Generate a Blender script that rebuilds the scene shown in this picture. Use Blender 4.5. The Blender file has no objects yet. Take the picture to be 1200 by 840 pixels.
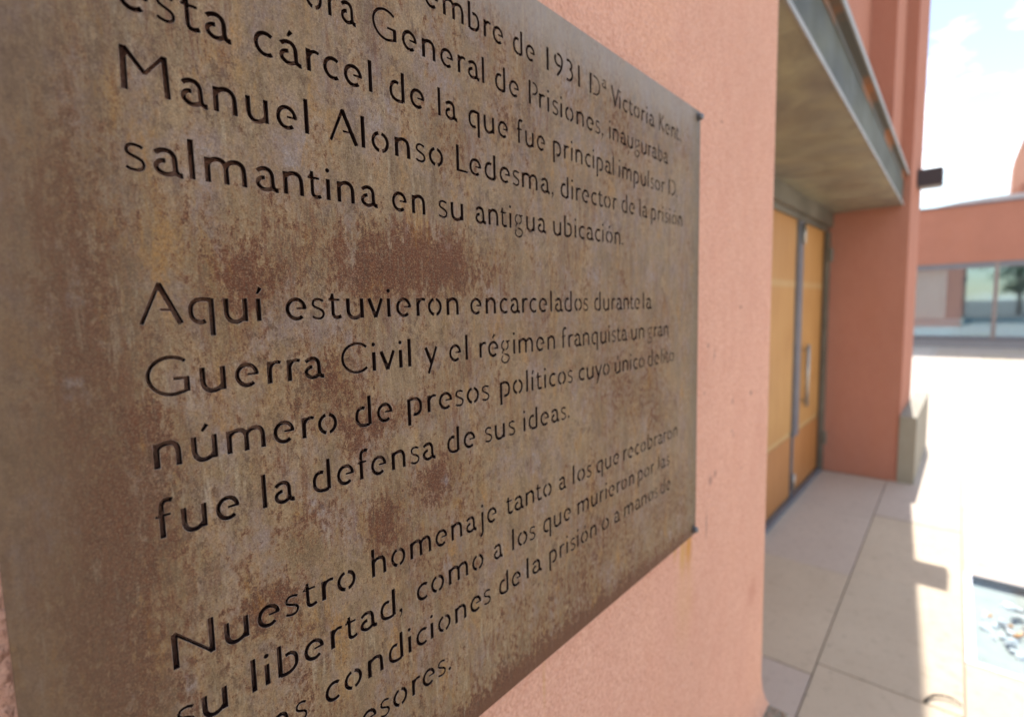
import bpy, bmesh, math, random
import numpy as np
from mathutils import Matrix, Vector
random.seed(7); rng = np.random.RandomState(11)
S = bpy.context.scene
COL = S.collection

# ---------------------------------------------------------------- camera
cam_d = bpy.data.cameras.new('camera'); cam = bpy.data.objects.new('camera', cam_d); COL.objects.link(cam)
S.camera = cam
F_PX = 602.744
cam_d.sensor_width = 36.0; cam_d.sensor_fit = 'HORIZONTAL'; cam_d.lens = F_PX/1200*36
cam_d.clip_start = 0.01; cam_d.clip_end = 2000
r_ = Vector((0.66427872, -0.7471425, -0.02262456)); u_ = Vector((0.08680846, 0.04704726, 0.99511348)); f_ = Vector((0.74242715, 0.66299671, -0.09611078))
cam.matrix_world = Matrix(((r_.x, u_.x, -f_.x, 0), (r_.y, u_.y, -f_.y, 0), (r_.z, u_.z, -f_.z, 1.45), (0, 0, 0, 1)))
cam_d.dof.use_dof = True; cam_d.dof.focus_distance = 0.365; cam_d.dof.aperture_fstop = 4.4

# ---------------------------------------------------------------- world and sun
SUN_DIR = Vector((0.89, 0.08, 1.0)).normalized()      # towards the sun
elev = math.asin(SUN_DIR.z); azim = math.atan2(SUN_DIR.x, SUN_DIR.y)
W = bpy.data.worlds.new("World"); S.world = W; W.use_nodes = True
nt = W.node_tree; nt.nodes.clear()
wo = nt.nodes.new('ShaderNodeOutputWorld'); bg = nt.nodes.new('ShaderNodeBackground')
sky = nt.nodes.new('ShaderNodeTexSky'); sky.sky_type = 'NISHITA'; sky.sun_disc = False
sky.sun_elevation = elev; sky.sun_rotation = azim; sky.air_density = 1.2; sky.dust_density = 0.2; sky.ozone_density = 1.0
tcw = nt.nodes.new('ShaderNodeTexCoord'); mp = nt.nodes.new('ShaderNodeMapping'); mp.inputs['Scale'].default_value = (1.0, 1.0, 2.6)
nz = nt.nodes.new('ShaderNodeTexNoise'); nz.inputs['Scale'].default_value = 3.2; nz.inputs['Detail'].default_value = 7; nz.inputs['Roughness'].default_value = 0.58
cr = nt.nodes.new('ShaderNodeMapRange'); cr.inputs[1].default_value = 0.50; cr.inputs[2].default_value = 0.66; mp.inputs['Location'].default_value = (0.35, 0.1, 0.2)
mxw = nt.nodes.new('ShaderNodeMix'); mxw.data_type = 'RGBA'
mxw.inputs[7].default_value = (14.5, 14.5, 14.5, 1)
nt.links.new(tcw.outputs['Generated'], mp.inputs['Vector']); nt.links.new(mp.outputs[0], nz.inputs['Vector'])
nt.links.new(nz.outputs['Fac'], cr.inputs[0]); nt.links.new(cr.outputs[0], mxw.inputs[0])
nt.links.new(sky.outputs[0], mxw.inputs[6]); nt.links.new(mxw.outputs[2], bg.inputs['Color'])
bg.inputs['Strength'].default_value = 0.066
nt.links.new(bg.outputs[0], wo.inputs['Surface'])
sd = bpy.data.lights.new('sun', 'SUN'); sd.energy = 2.4; sd.angle = math.radians(0.5); sd.color = (1.0, 0.95, 0.88)
sun = bpy.data.objects.new('sun', sd); COL.objects.link(sun); sun.rotation_euler = SUN_DIR.to_track_quat('Z', 'Y').to_euler(); sun.location = (6, 1, 12)
S.view_settings.view_transform = 'Standard'; S.view_settings.look = 'None'; S.view_settings.gamma = 1.0
S.view_settings.use_curve_mapping = False; S.view_settings.exposure = 1.80
S.cycles.max_bounces = 10; S.cycles.diffuse_bounces = 6; S.cycles.glossy_bounces = 4; S.cycles.transmission_bounces = 6

# ---------------------------------------------------------------- node helper
class Mat:
    def __init__(s, name, rough=0.8, metal=0.0, spec=0.5):
        s.m = bpy.data.materials.new(name); s.m.use_nodes = True; s.t = s.m.node_tree
        s.b = s.t.nodes['Principled BSDF']; s.b.inputs['Roughness'].default_value = rough; s.b.inputs['Metallic'].default_value = metal
        s.b.inputs['Specular IOR Level'].default_value = spec
        s.tc = s.t.nodes.new('ShaderNodeTexCoord'); s.obj = s.tc.outputs['Object']
        s.geo = None
    def n(s, t): return s.t.nodes.new(t)
    def l(s, a, b): s.t.links.new(a, b)
    def pos(s):
        if s.geo is None: s.geo = s.n('ShaderNodeNewGeometry')
        return s.geo.outputs['Position']
    def put(s, inp, v):
        if isinstance(v, (int, float)): inp.default_value = v
        elif isinstance(v, (tuple, list)):
            inp.default_value = tuple(v) if len(inp.default_value) == len(v) else tuple(v)+(1,)
        else: s.l(v, inp)
    def mapping(s, v, sc=(1, 1, 1), loc=(0, 0, 0), rot=(0, 0, 0)):
        m = s.n('ShaderNodeMapping'); s.l(v, m.inputs['Vector']); m.inputs['Scale'].default_value = sc; m.inputs['Location'].default_value = loc; m.inputs['Rotation'].default_value = rot
        return m.outputs[0]
    def noise(s, v, scale, detail=3, rough=.5, dist=0):
        n = s.n('ShaderNodeTexNoise'); s.l(v, n.inputs['Vector']); n.inputs['Scale'].default_value = scale; n.inputs['Detail'].default_value = detail
        n.inputs['Roughness'].default_value = rough; n.inputs['Distortion'].default_value = dist
        return n.outputs['Fac']
    def vor(s, v, scale, feat='F1', out='Distance'):
        n = s.n('ShaderNodeTexVoronoi'); n.feature = feat; s.l(v, n.inputs['Vector']); n.inputs['Scale'].default_value = scale
        return n.outputs[out]
    def rng(s, v, a, b, c=0., d=1., smooth=False):
        n = s.n('ShaderNodeMapRange'); s.put(n.inputs[0], v); n.inputs[1].default_value = a; n.inputs[2].default_value = b; n.inputs[3].default_value = c; n.inputs[4].default_value = d
        if smooth: n.interpolation_type = 'SMOOTHSTEP'
        return n.outputs[0]
    def math(s, op, a, b=0.0, clamp=False):
        n = s.n('ShaderNodeMath'); n.operation = op; s.put(n.inputs[0], a); s.put(n.inputs[1], b); n.use_clamp = clamp
        return n.outputs[0]
    def mix(s, f, a, b, mode='MIX'):
        n = s.n('ShaderNodeMix'); n.data_type = 'RGBA'; n.blend_type = mode; s.put(n.inputs[0], f); s.put(n.inputs[6], a); s.put(n.inputs[7], b)
        return n.outputs[2]
    def sep(s, v):
        n = s.n('ShaderNodeSeparateXYZ'); s.l(v, n.inputs[0]); return n.outputs
    def gauss(s, v, c, r):   # soft blob 1 at c, 0 at radius (r per axis)
        m = s.mapping(v, sc=tuple(1/x for x in r), loc=tuple(-ci/x for ci, x in zip(c, r)))
        n = s.n('ShaderNodeVectorMath'); n.operation = 'LENGTH'; s.l(m, n.inputs[0])
        return s.rng(n.outputs['Value'], 1.0, 0.0, 0, 1, True)
    def bump(s, h, strength=.5, dist=.001):
        n = s.n('ShaderNodeBump'); s.put(n.inputs['Height'], h); n.inputs['Strength'].default_value = strength; n.inputs['Distance'].default_value = dist
        s.l(n.outputs[0], s.b.inputs['Normal'])
    def col(s, c): s.put(s.b.inputs['Base Color'], c)
    def rough(s, c): s.put(s.b.inputs['Roughness'], c)

MT = {}
def plaster(name, base=(.72, .395, .285), marks=()):
    m = Mat(name, .92, 0, .25); p = m.pos()
    big = m.noise(p, 1.7, 4, .6); mid = m.noise(m.mapping(p, (1, 1, .45)), 14, 5, .6); fine = m.noise(p, 230, 4, .65); cell = m.vor(p, 190); huge = m.noise(m.mapping(p, (1, 1, .25)), 5, 4, .6)
    c = m.mix(m.rng(big, .35, .65), tuple(x*.93 for x in base), tuple(min(1, x*1.05) for x in base))
    c = m.mix(m.rng(mid, .45, .72, 0, .4), c, (base[0]*.90, base[1]*.80, base[2]*.80))
    c = m.mix(m.rng(huge, .52, .66, 0, .35), c, (base[0]*1.0, base[1]*.95, base[2]*.82))
    trow = m.noise(m.mapping(p, (1, 1, .6), rot=(0, .5, 0)), 30, 5, .7, .8); c = m.mix(m.rng(trow, .50, .62, 0, .28), c, (base[0]*.86, base[1]*.74, base[2]*.70))
    c = m.mix(m.rng(fine, .42, .66, 0, .75), c, (base[0]*.76, base[1]*.66, base[2]*.62))
    c = m.mix(m.rng(cell, .15, .55, .22, 0), c, (min(1, base[0]*1.18), base[1]*1.25, base[2]*1.3))
    spk = m.math('MULTIPLY', m.rng(m.vor(p, 26), .10, .05), m.rng(m.noise(p, 9, 2), .55, .62))
    c = m.mix(m.math('MULTIPLY', spk, .6), c, (.16, .09, .07))
    for (ct, r, colr, amt) in marks:
        g = m.gauss(p, ct, r)
        g = m.math('MULTIPLY', g, m.rng(m.noise(m.mapping(p, (1, 1, .12)), 110, 3), .20, .48))
        c = m.mix(m.math('MULTIPLY', g, amt, True), c, colr)
    m.col(c)
    h = m.math('ADD', m.math('MULTIPLY', fine, 1.0), m.math('ADD', m.math('MULTIPLY', m.noise(p, 60, 3), 1.2), m.math('MULTIPLY', cell, -.6)))
    m.bump(h, 1.0, .0035)
    return m.m
MT['plaster'] = plaster('salmon_plaster', marks=[
    ((.824, .342, 1.045), (.022, .05, .075), (.56, .25, .05), 1.0), ((.800, .342, 1.035), (.018, .05, .055), (.60, .32, .10), .9), ((.770, .342, 1.06), (.010, .05, .04), (.60, .33, .11), .8), ((.81, .342, .95), (.06, .05, .12), (.62, .36, .16), .35),
    ((.903, .342, 1.052), (.005, .05, .045), (.20, .12, .11), .9), ((.92, .342, 1.13), (.012, .05, .014), (.20, .12, .11), .9), ((.943, .342, 1.136), (.008, .05, .010), (.20, .12, .11), .8),
    ((.93, .342, 1.36), (.005, .05, .02), (.25, .14, .12), .7), ((.90, .342, 1.378), (.006, .05, .008), (.22, .12, .11), .8), ((1.04, .342, 1.19), (.006, .05, .006), (.22, .12, .11), .7),
    ((1.143, .342, 1.261), (.012, .05, .007), (.15, .09, .08), .9), ((1.03, .342, 1.26), (.010, .05, .010), (.25, .13, .11), .6), ((1.067, .342, 1.443), (.012, .05, .005), (.18, .10, .08), .6),
    ((.949, .342, 1.767), (.012, .05, .003), (.2, .1, .08), .7), ((.425, .342, 1.03), (.004, .05, .05), (.60, .33, .13), .6), ((1.18, .342, .80), (.05, .05, .05), (.52, .22, .15), .5)])
MT['plaster_shaded'] = plaster('salmon_plaster_shaded', (.50, .225, .155))  # same plaster, with the shade of pier side and far facade in its colour

def corten():
    m = Mat('rusted_steel', .55, .05, .25); p = m.pos()
    st = m.mapping(p, (1, 1, .30)); st2 = m.mapping(p, (1, 1, .62))      # streaks run downwards
    S_ = lambda v, a=.30, b=.70: m.rng(v, a, b)
    big = S_(m.noise(st2, 13, 6, .66)); mid = S_(m.noise(st, 75, 6, .74, .4)); fin = S_(m.noise(st2, 260, 5, .82), .35, .65); grain = S_(m.noise(p, 1150, 2, .7))
    lil = m.noise(st2, 34, 6, .72); och = m.noise(st, 55, 6, .72, .5); sp = m.noise(p, 520, 4, .8); pat = m.noise(p, 17, 4, .6)
    c = m.mix(m.rng(mid, .2, .8), (.165, .100, .048), (.35, .24, .135))
    c = m.mix(m.rng(lil, .47, .62, 0, .70), c, (.27, .195, .175))
    c = m.mix(m.rng(och, .52, .66, 0, .6), c, (.32, .185, .065))
    c = m.mix(m.rng(fin, .55, .95, 0, .6), c, (.45, .34, .22))
    x = m.sep(p)
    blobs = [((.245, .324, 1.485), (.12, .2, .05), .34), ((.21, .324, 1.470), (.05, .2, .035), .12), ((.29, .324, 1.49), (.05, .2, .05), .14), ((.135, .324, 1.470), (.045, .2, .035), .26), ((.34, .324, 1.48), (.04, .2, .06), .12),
             ((.050, .324, 1.46), (.035, .2, .16), .26), ((.045, .324, 1.28), (.05, .2, .22), .28), ((.075, .324, 1.36), (.03, .2, .08), .18),  # left rust column, widened to also carry the light fall-off
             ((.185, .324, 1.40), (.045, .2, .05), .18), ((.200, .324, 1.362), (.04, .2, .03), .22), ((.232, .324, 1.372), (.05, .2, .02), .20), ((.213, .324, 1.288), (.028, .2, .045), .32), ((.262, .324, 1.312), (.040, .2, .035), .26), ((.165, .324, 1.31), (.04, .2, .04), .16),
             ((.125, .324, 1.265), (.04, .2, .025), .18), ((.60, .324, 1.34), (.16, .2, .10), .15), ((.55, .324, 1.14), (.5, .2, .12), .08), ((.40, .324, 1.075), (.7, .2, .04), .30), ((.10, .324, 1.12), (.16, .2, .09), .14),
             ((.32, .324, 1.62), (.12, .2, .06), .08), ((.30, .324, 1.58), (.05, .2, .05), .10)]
    tot = None
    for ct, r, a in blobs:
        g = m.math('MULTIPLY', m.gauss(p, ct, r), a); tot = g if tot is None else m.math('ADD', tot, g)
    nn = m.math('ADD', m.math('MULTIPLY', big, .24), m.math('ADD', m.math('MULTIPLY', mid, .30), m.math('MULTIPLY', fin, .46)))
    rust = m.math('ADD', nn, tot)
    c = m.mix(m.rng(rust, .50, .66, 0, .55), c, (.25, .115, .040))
    c = m.mix(m.rng(rust, .665, .705, 0, .88), c, m.mix(m.rng(sp, .42, .60), (.072, .024, .014), (.175, .064, .031)))
    orr = m.math('MULTIPLY', m.rng(och, .55, .64), m.rng(pat, .44, .58))
    c = m.mix(m.math('MULTIPLY', orr, m.rng(sp, .40, .62, .2, .8)), c, (.36, .175, .040))
    gry = m.math('MULTIPLY', m.rng(lil, .56, .66), m.rng(m.noise(p, 40, 4, .7), .52, .62))
    c = m.mix(m.math('MULTIPLY', gry, .5), c, (.36, .32, .31))
    pit = m.math('MULTIPLY', m.rng(m.noise(st2, 150, 5, .8), .545, .60), m.rng(m.noise(p, 15, 4, .6), .40, .56))
    c = m.mix(m.math('MULTIPLY', pit, .65), c, (.095, .048, .026))
    stk = m.noise(m.mapping(p, (1, 1, .10)), 210, 5, .75); stm = m.rng(m.math('ADD', m.noise(m.mapping(p, (1, 1, .5)), 19, 5, .65), m.math('MULTIPLY', tot, .5)), .47, .62)
    c = m.mix(m.math('MULTIPLY', m.math('MULTIPLY', m.rng(stk, .50, .58), stm), .68), c, (.150, .052, .024))
    stl = m.math('MULTIPLY', m.rng(stk, .44, .36), m.rng(m.noise(p, 11, 4, .6), .45, .6)); c = m.mix(m.math('MULTIPLY', stl, .5), c, (.42, .34, .23))
    fk = m.math('MULTIPLY', m.rng(m.noise(m.mapping(p, (1, 1, .7)), 330, 5, .85), .555, .60), m.rng(m.noise(p, 24, 4, .65), .44, .56)); c = m.mix(m.math('MULTIPLY', fk, .75), c, (.10, .040, .022))
    c = m.mix(m.rng(m.noise(st2, 620, 3, .8), .52, .60, 0, .38), c, (.11, .062, .036))
    c = m.mix(m.rng(m.noise(p, 750, 3, .85), .40, .47, .32, 0), c, (.44, .33, .21))
    c = m.mix(m.rng(grain, .9, .1, 0, .70), c, m.mix(1.0, c, (.52, .47, .44), 'MULTIPLY'))
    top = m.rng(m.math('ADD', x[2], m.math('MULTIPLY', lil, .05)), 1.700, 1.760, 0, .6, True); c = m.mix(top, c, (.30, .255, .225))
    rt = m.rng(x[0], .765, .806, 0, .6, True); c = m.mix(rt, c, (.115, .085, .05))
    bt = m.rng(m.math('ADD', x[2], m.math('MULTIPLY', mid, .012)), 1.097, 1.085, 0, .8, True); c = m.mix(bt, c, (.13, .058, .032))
    left_shade = m.rng(m.math('ADD', x[0], m.math('MULTIPLY', mid, .03)), .13, .02, 0, .75, True); c = m.mix(left_shade, c, m.mix(fin, (.10, .055, .032), (.16, .10, .06)))  # light fall-off painted in: plate browner and darker towards the left
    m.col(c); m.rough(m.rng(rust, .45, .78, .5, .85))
    m.bump(m.math('ADD', fin, m.math('MULTIPLY', grain, .8)), .5, .0005)
    return m.m
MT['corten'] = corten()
m = Mat('cut_steel_edge', .95, 0, .05); c = m.mix(m.noise(m.pos(), 300, 3), (.012, .006, .005), (.040, .020, .017)); m.col(c); MT['cut'] = m.m
m = Mat('worn_cut_rim', .7, 0, .2); m.col(m.mix(m.rng(m.noise(m.pos(), 160, 3), .4, .6), (.12, .075, .05), (.30, .23, .19))); MT['worn'] = m.m

def metal(name, c1, c2, rough=.45, met=.6, sc=6, rough2=None):
    m = Mat(name, rough, met); p = m.pos()
    m.col(m.mix(m.rng(m.noise(m.mapping(p, (.5, 1, 1)), sc, 5, .6, .6), .35, .65), c1, c2)); 
    if rough2: m.rough(m.rng(m.noise(p, sc*1.7, 3), .3, .7, rough, rough2))
    return m
MT['bolt'] = metal('bolt_steel', (.13, .13, .14), (.20, .19, .19), .4, .8, 200).m
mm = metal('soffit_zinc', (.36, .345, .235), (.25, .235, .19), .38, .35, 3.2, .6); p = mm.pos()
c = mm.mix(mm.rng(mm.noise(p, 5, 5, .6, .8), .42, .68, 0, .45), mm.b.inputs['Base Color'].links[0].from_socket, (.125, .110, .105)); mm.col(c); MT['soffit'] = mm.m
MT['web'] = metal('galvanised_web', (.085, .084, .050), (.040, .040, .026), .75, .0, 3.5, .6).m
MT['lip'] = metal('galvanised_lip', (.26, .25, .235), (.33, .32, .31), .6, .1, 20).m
mm = Mat('flange_rusty', .6, .3); p = mm.pos(); xx = mm.sep(p)[0]
n1 = mm.noise(mm.mapping(p, (1, .2, .2)), 2.3, 3, .5)
c = mm.mix(mm.rng(n1, .52, .60), (.095, .088, .072), (.30, .115, .035)); mm.col(c); MT['flange'] = mm.m
MT['steel'] = metal('door_steel', (.17, .19, .23), (.22, .24, .27), .4, .4, 5).m
MT['frame'] = metal('door_frame_steel', (.13, .12, .095), (.20, .185, .15), .5, .3, 5).m
MT['handle'] = metal('handle_steel', (.38, .36, .33), (.48, .46, .42), .35, .7, 30).m
def wood(name, a, b, z=1.0):
    m = Mat(name, .5); p = m.pos()
    g = m.noise(m.mapping(p, (14, 14, .8)), 2.2, 5, .6, .5); g2 = m.noise(m.mapping(p, (60, 60, 1.5)), 2, 4, .6); bl = m.noise(p, 2.6, 3)
    c = m.mix(m.rng(g, .3, .7), a, b); c = m.mix(m.rng(bl, .4, .65, 0, .5), c, (b[0]*1.1, b[1]*1.12, b[2]*1.2)); c = m.mix(m.rng(g2, .5, .75, 0, .25), c, (a[0]*.6, a[1]*.55, a[2]*.5))
    m.col(c); m.bump(g2, .15, .001); return m.m
MT['wood_up'] = wood('honey_veneer', (.42, .190, .052), (.50, .265, .082)); MT['wood_lo'] = wood('amber_veneer', (.36, .135, .035), (.44, .19, .055))
MT['rail'] = wood('pale_rail', (.46, .26, .10), (.52, .32, .13))
def stone(name, a, b, sc=1.0):
    m = Mat(name, .78, 0, .35); p = m.pos()
    oi = m.n('ShaderNodeObjectInfo').outputs['Random']
    c = m.mix(oi, a, b); n1 = m.noise(p, 3.0*sc, 5, .6); n2 = m.noise(p, 160*sc, 3, .7); n3 = m.noise(p, 22*sc, 5, .65)
    c = m.mix(m.rng(n1, .35, .68, 0, .5), c, (a[0]*.85, a[1]*.82, a[2]*.80)); c = m.mix(m.rng(n2, .45, .8, 0, .35), c, (a[0]*.6, a[1]*.58, a[2]*.55)); sp_ = m.math('MULTIPLY', m.rng(m.vor(p, 7*sc), .07, .03), .5); c = m.mix(sp_, c, (.14, .11, .09)); lf_ = m.noise(p, 55*sc, 4, .7); c = m.mix(m.rng(lf_, .58, .66, 0, .4), c, (a[0]*.7, a[1]*.66, a[2]*.6))
    c = m.mix(m.rng(n3, .56, .70, 0, .5), c, (a[0]*.65, a[1]*.62, a[2]*.60))
    m.col(c); m.rough(m.rng(n3, .3, .7, .6, .85)); m.bump(m.math('ADD', n2, n3), .35, .0015); return m.m
MT['slab'] = stone('pale_paving_stone', (.55, .46, .385), (.58, .485, .39)); MT['slab_warm'] = stone('warm_paving_stone', (.56, .465, .345), (.60, .49, .36)); MT['plinth'] = stone('grey_granite', (.30, .275, .21), (.33, .30, .24), 2)
MT['far_plinth'] = stone('far_grey_stone', (.30, .285, .29), (.30, .285, .29))
m = Mat('mortar_bed', .95); m.col(m.mix(m.noise(m.pos(), 90, 3), (.22, .18, .14), (.32, .27, .21))); MT['mortar'] = m.m
m = Mat('added_dark_gravel', .95); v_ = m.vor(m.pos(), 60, out='Color'); m.col(m.mix(v_, (.05, .045, .04), (.11, .095, .085))); m.bump(m.vor(m.pos(), 60), .8, .01); MT['added_gravel'] = m.m
m = Mat('distant_paving', .85); br = m.n('ShaderNodeTexBrick'); m.l(m.mapping(m.pos(), rot=(0, 0, -.0165)), br.inputs['Vector']); br.inputs['Scale'].default_value = 1
br.inputs['Brick Width'].default_value = .95; br.inputs['Row Height'].default_value = .45; br.inputs['Mortar Size'].default_value = .008
br.inputs['Color1'].default_value = (.55, .48, .41, 1); br.inputs['Color2'].default_value = (.58, .51, .42, 1); br.inputs['Mortar'].default_value = (.36, .31, .25, 1); m.col(br.outputs['Color']); MT['paving'] = m.m
m = Mat('window_glass'); gt = m.n('ShaderNodeBsdfTransparent'); gt.inputs[0].default_value = (.74, .86, .92, 1); gl = m.n('ShaderNodeBsdfGlossy'); gl.inputs['Roughness'].default_value = .03; gl.inputs[0].default_value = (.62, .80, .95, 1)
ms = m.n('ShaderNodeMixShader'); ms.inputs[0].default_value = .25; m.l(gt.outputs[0], ms.inputs[1]); m.l(gl.outputs[0], ms.inputs[2]); m.l(ms.outputs[0], m.t.nodes['Material Output'].inputs['Surface']); MT['glass'] = m.m
m = Mat('floor_glass', .06, 0, .5); gt = m.n('ShaderNodeBsdfTransparent'); gt.inputs[0].default_value = (.95, .98, .98, 1); ms = m.n('ShaderNodeMixShader'); lw = m.n('ShaderNodeLayerWeight'); lw.inputs[0].default_value = .5; fr = m.math('ADD', m.math('MULTIPLY', m.math('POWER', lw.outputs['Facing'], 5.0), .6), .03)
gl = m.n('ShaderNodeBsdfGlossy'); gl.inputs['Roughness'].default_value = .08; m.l(fr, ms.inputs[0]); m.l(gt.outputs[0], ms.inputs[1]); m.l(gl.outputs[0], ms.inputs[2]); m.l(ms.outputs[0], m.t.nodes['Material Output'].inputs['Surface']); MT['floor_glass'] = m.m
def flat(name, c, rough=.6, met=0.0, v=.12):
    m = Mat(name, rough, met); m.col(m.mix(m.rng(m.noise(m.pos(), 12, 4), .3, .7), tuple(x*(1-v) for x in c), tuple(min(1, x*(1+v)) for x in c))); return m.m
MT['alu'] = flat('pale_aluminium', (.42, .44, .50), .4, .2); MT['dark_metal'] = flat('dark_lamp_metal', (.055, .045, .05), .5, .2); MT['lamp_glass'] = flat('lamp_underside', (.16, .14, .12), .3)
MT['winframe'] = flat('window_frame_metal', (.19, .19, .21), .45, .3); MT['mullion'] = flat('mullion_metal', (.27, .22, .20), .5, .2)
MT['blind'] = flat('beige_blind', (.80, .80, .62), .9); MT['sillp'] = flat('pale_green_panel', (.42, .50, .46), .7)
MT['white'] = flat('white_shard', (.80, .82, .82), .3); MT['dark'] = flat('dark_shard', (.05, .05, .06), .4); MT['orange'] = flat('orange_shard', (.75, .35, .08), .4); MT['bed'] = flat('pale_display_bed', (.44, .45, .41), .9)
MT['twig'] = flat('dry_twig', (.045, .035, .028), .9); MT['rubble'] = flat('crumbled_plaster', (.32, .25, .19), .95, 0, .3)
MT['zincroof'] = flat('pale_metal_roof', (.62, .58, .56), .5, .1); MT['cap'] = flat('dark_metal_coping', (.16, .15, .17), .5, .3)
MT['room'] = flat('dim_room', (.12, .15, .19), .9); MT['bark'] = flat('bark', (.10, .07, .05), .9)
m = Mat('leaves', .7); m.col(m.mix(m.noise(m.pos(), 3, 4), (.035, .075, .022), (.10, .15, .05))); MT['leaves'] = m.m

# ---------------------------------------------------------------- object helpers
def link(name, me, mat, parent=None):
    o = bpy.data.objects.new(name, me); COL.objects.link(o)
    if mat is not None:
        for q in (mat if isinstance(mat, (list, tuple)) else [mat]): me.materials.append(MT[q] if isinstance(q, str) else q)
    if parent is not None: o.parent = parent
    return o
def empty(name, label, cat, loc=(0, 0, 0), group=None):
    o = bpy.data.objects.new(name, None); o.empty_display_size = .1; COL.objects.link(o); o['label'] = label; o['category'] = cat
    if group: o['group'] = group
    return o
def bm_obj(name, bm, mat, parent=None, smooth=False, bevel=0, seg=2):
    if bevel:
        bmesh.ops.bevel(bm, geom=[e for e in bm.edges if len(e.link_faces) == 2 and e.calc_face_angle(0) > .6], offset=bevel, segments=seg, affect='EDGES', profile=.6)
    bmesh.ops.recalc_face_normals(bm, faces=bm.faces)
    me = bpy.data.meshes.new(name); bm.to_mesh(me); bm.free()
    if smooth:
        for p in me.polygons: p.use_smooth = True
    return link(name, me, mat, parent)
def prism(bm, poly, z0, z1):           # poly: xy points
    v0 = [bm.verts.new((x, y, z0)) for x, y in poly]; v1 = [bm.verts.new((x, y, z1)) for x, y in poly]
    bm.faces.new(v0); bm.faces.new(v1[::-1]); n = len(poly)
    for i in range(n): bm.faces.new((v0[i], v0[(i+1) % n], v1[(i+1) % n], v1[i]))
def bx(bm, x0, x1, y0, y1, z0, z1): prism(bm, [(x0, y0), (x1, y0), (x1, y1), (x0, y1)], z0, z1)
def box(name, x0, x1, y0, y1, z0, z1, mat, parent=None, bevel=0, seg=2):
    bm = bmesh.new(); bx(bm, x0, x1, y0, y1, z0, z1); return bm_obj(name, bm, mat, parent, bevel=bevel, seg=seg)
def tube(bm, pts, rads, n=8):
    rings = []
    for i, (p, r) in enumerate(zip(pts, rads)):
        p = Vector(p); d = (Vector(pts[min(i+1, len(pts)-1)])-Vector(pts[max(i-1, 0)])).normalized()
        a = d.orthogonal().normalized() if i == 0 else (a - d*a.dot(d)).normalized(); b = d.cross(a)
        rings.append([bm.verts.new(p+(a*math.cos(t)+b*math.sin(t))*r) for t in [2*math.pi*k/n for k in range(n)]])
    for A, B in zip(rings, rings[1:]):
        for k in range(n): bm.faces.new((A[k], A[(k+1) % n], B[(k+1) % n], B[k]))
    bm.faces.new(rings[0][::-1]); bm.faces.new(rings[-1])

# ================================================================ PAVEMENT
ROT = .0165; CA, SA = math.cos(ROT), math.sin(ROT)
def g2w(u, v): return (u*CA - v*SA, u*SA + v*CA)
bm = bmesh.new(); vs = [bm.verts.new(p) for p in [(-400, -400, -.16), (400, -400, -.16), (400, 400, -.16), (-400, 400, -.16)]]; bm.faces.new(vs)
o = bm_obj('ground', bm, 'mortar'); o['kind'] = 'structure'
bm = bmesh.new()                        # pavement bed, open where the floor window sits
U0, U1, V0, V1 = 2.63, 3.53, -1.0, -.092
for (a, b, c_, d_) in [(-12, U0, -14, 6), (U1, 24, -14, 6), (U0, U1, V1, 6), (U0, U1, -14, V0)]:
    prism(bm, [g2w(a, c_), g2w(b, c_), g2w(b, d_), g2w(a, d_)], -.155, -.022)
pav = bm_obj('pavement', bm, 'mortar'); pav['kind'] = 'structure'
def slab(u0, u1, v0, v1, warm=False, dz=None):
    g = .0028; dz = random.uniform(-.0015, .0015) if dz is None else dz
    bm = bmesh.new(); prism(bm, [g2w(u0+g, v0+g), g2w(u1-g, v0+g), g2w(u1-g, v1-g), g2w(u0+g, v1-g)], -.0215, dz)
    return bm_obj('slab', bm, 'slab_warm' if warm else 'slab', pav, bevel=.003, seg=1)
def row(v0, v1, off, u_start, u_end, w=.947, cut=None, warm=()):
    u = off
    while u > u_start: u -= w
    k = 0
    while u < u_end:
        a, b = max(u, u_start), min(u+w, u_end)
        if b-a > .04:
            segs = [(a, b)]
            if cut: segs = [(max(a, s), min(b, e)) for s, e in ((-99, cut[0]), (cut[1], 99))]
            for s, e in segs:
                if e-s > .03: slab(s, e, v0, v1, warm=any(s < q < e for q in warm) or random.random() < .25)
        u += w; k += 1
row(.363, .93, 2.176, 1.0, 5.07, .953, warm=(2.6,))
row(-.088, .363, 2.262, .60, 20.9, .944, warm=(2.7,))
rows = [(-.540, -.088, .85), (-.995, -.540, 1.25), (-1.445, -.995, .4), (-1.897, -1.445, .9), (-2.35, -1.897, .2), (-2.8, -2.35, .7)]
for i, (a, b, off) in enumerate(rows):
    row(a, b, off, .60, 20.9 if i < 4 else 12, cut=(U0, U1) if i < 2 else None)
bm = bmesh.new()
for (a, b, c_, d_) in [(-12, .6, -14, -2.8), (.6, 24, -14, -2.8), (20.9, 24, -2.8, 6), (12, 20.9, -2.8, -1.897), (5.6, 20.9, .363, 6)]:
    prism(bm, [g2w(a+.002, c_+.002), g2w(b-.002, c_+.002), g2w(b-.002, d_-.002), g2w(a+.002, d_-.002)], -.0215, -.001)
o = bm_obj('outer_paving', bm, 'paving', pav); o['kind'] = 'stuff'

bm = bmesh.new(); prism(bm, [g2w(-12, -2.798), g2w(.597, -2.798), g2w(.597, .34), g2w(-12, .34)], -.0215, -.006)  # unseen dark ground, added to cut bounce light on the plaque's left side
o = bm_obj('added_dark_gravel', bm, 'added_gravel', pav); o['kind'] = 'stuff'
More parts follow.
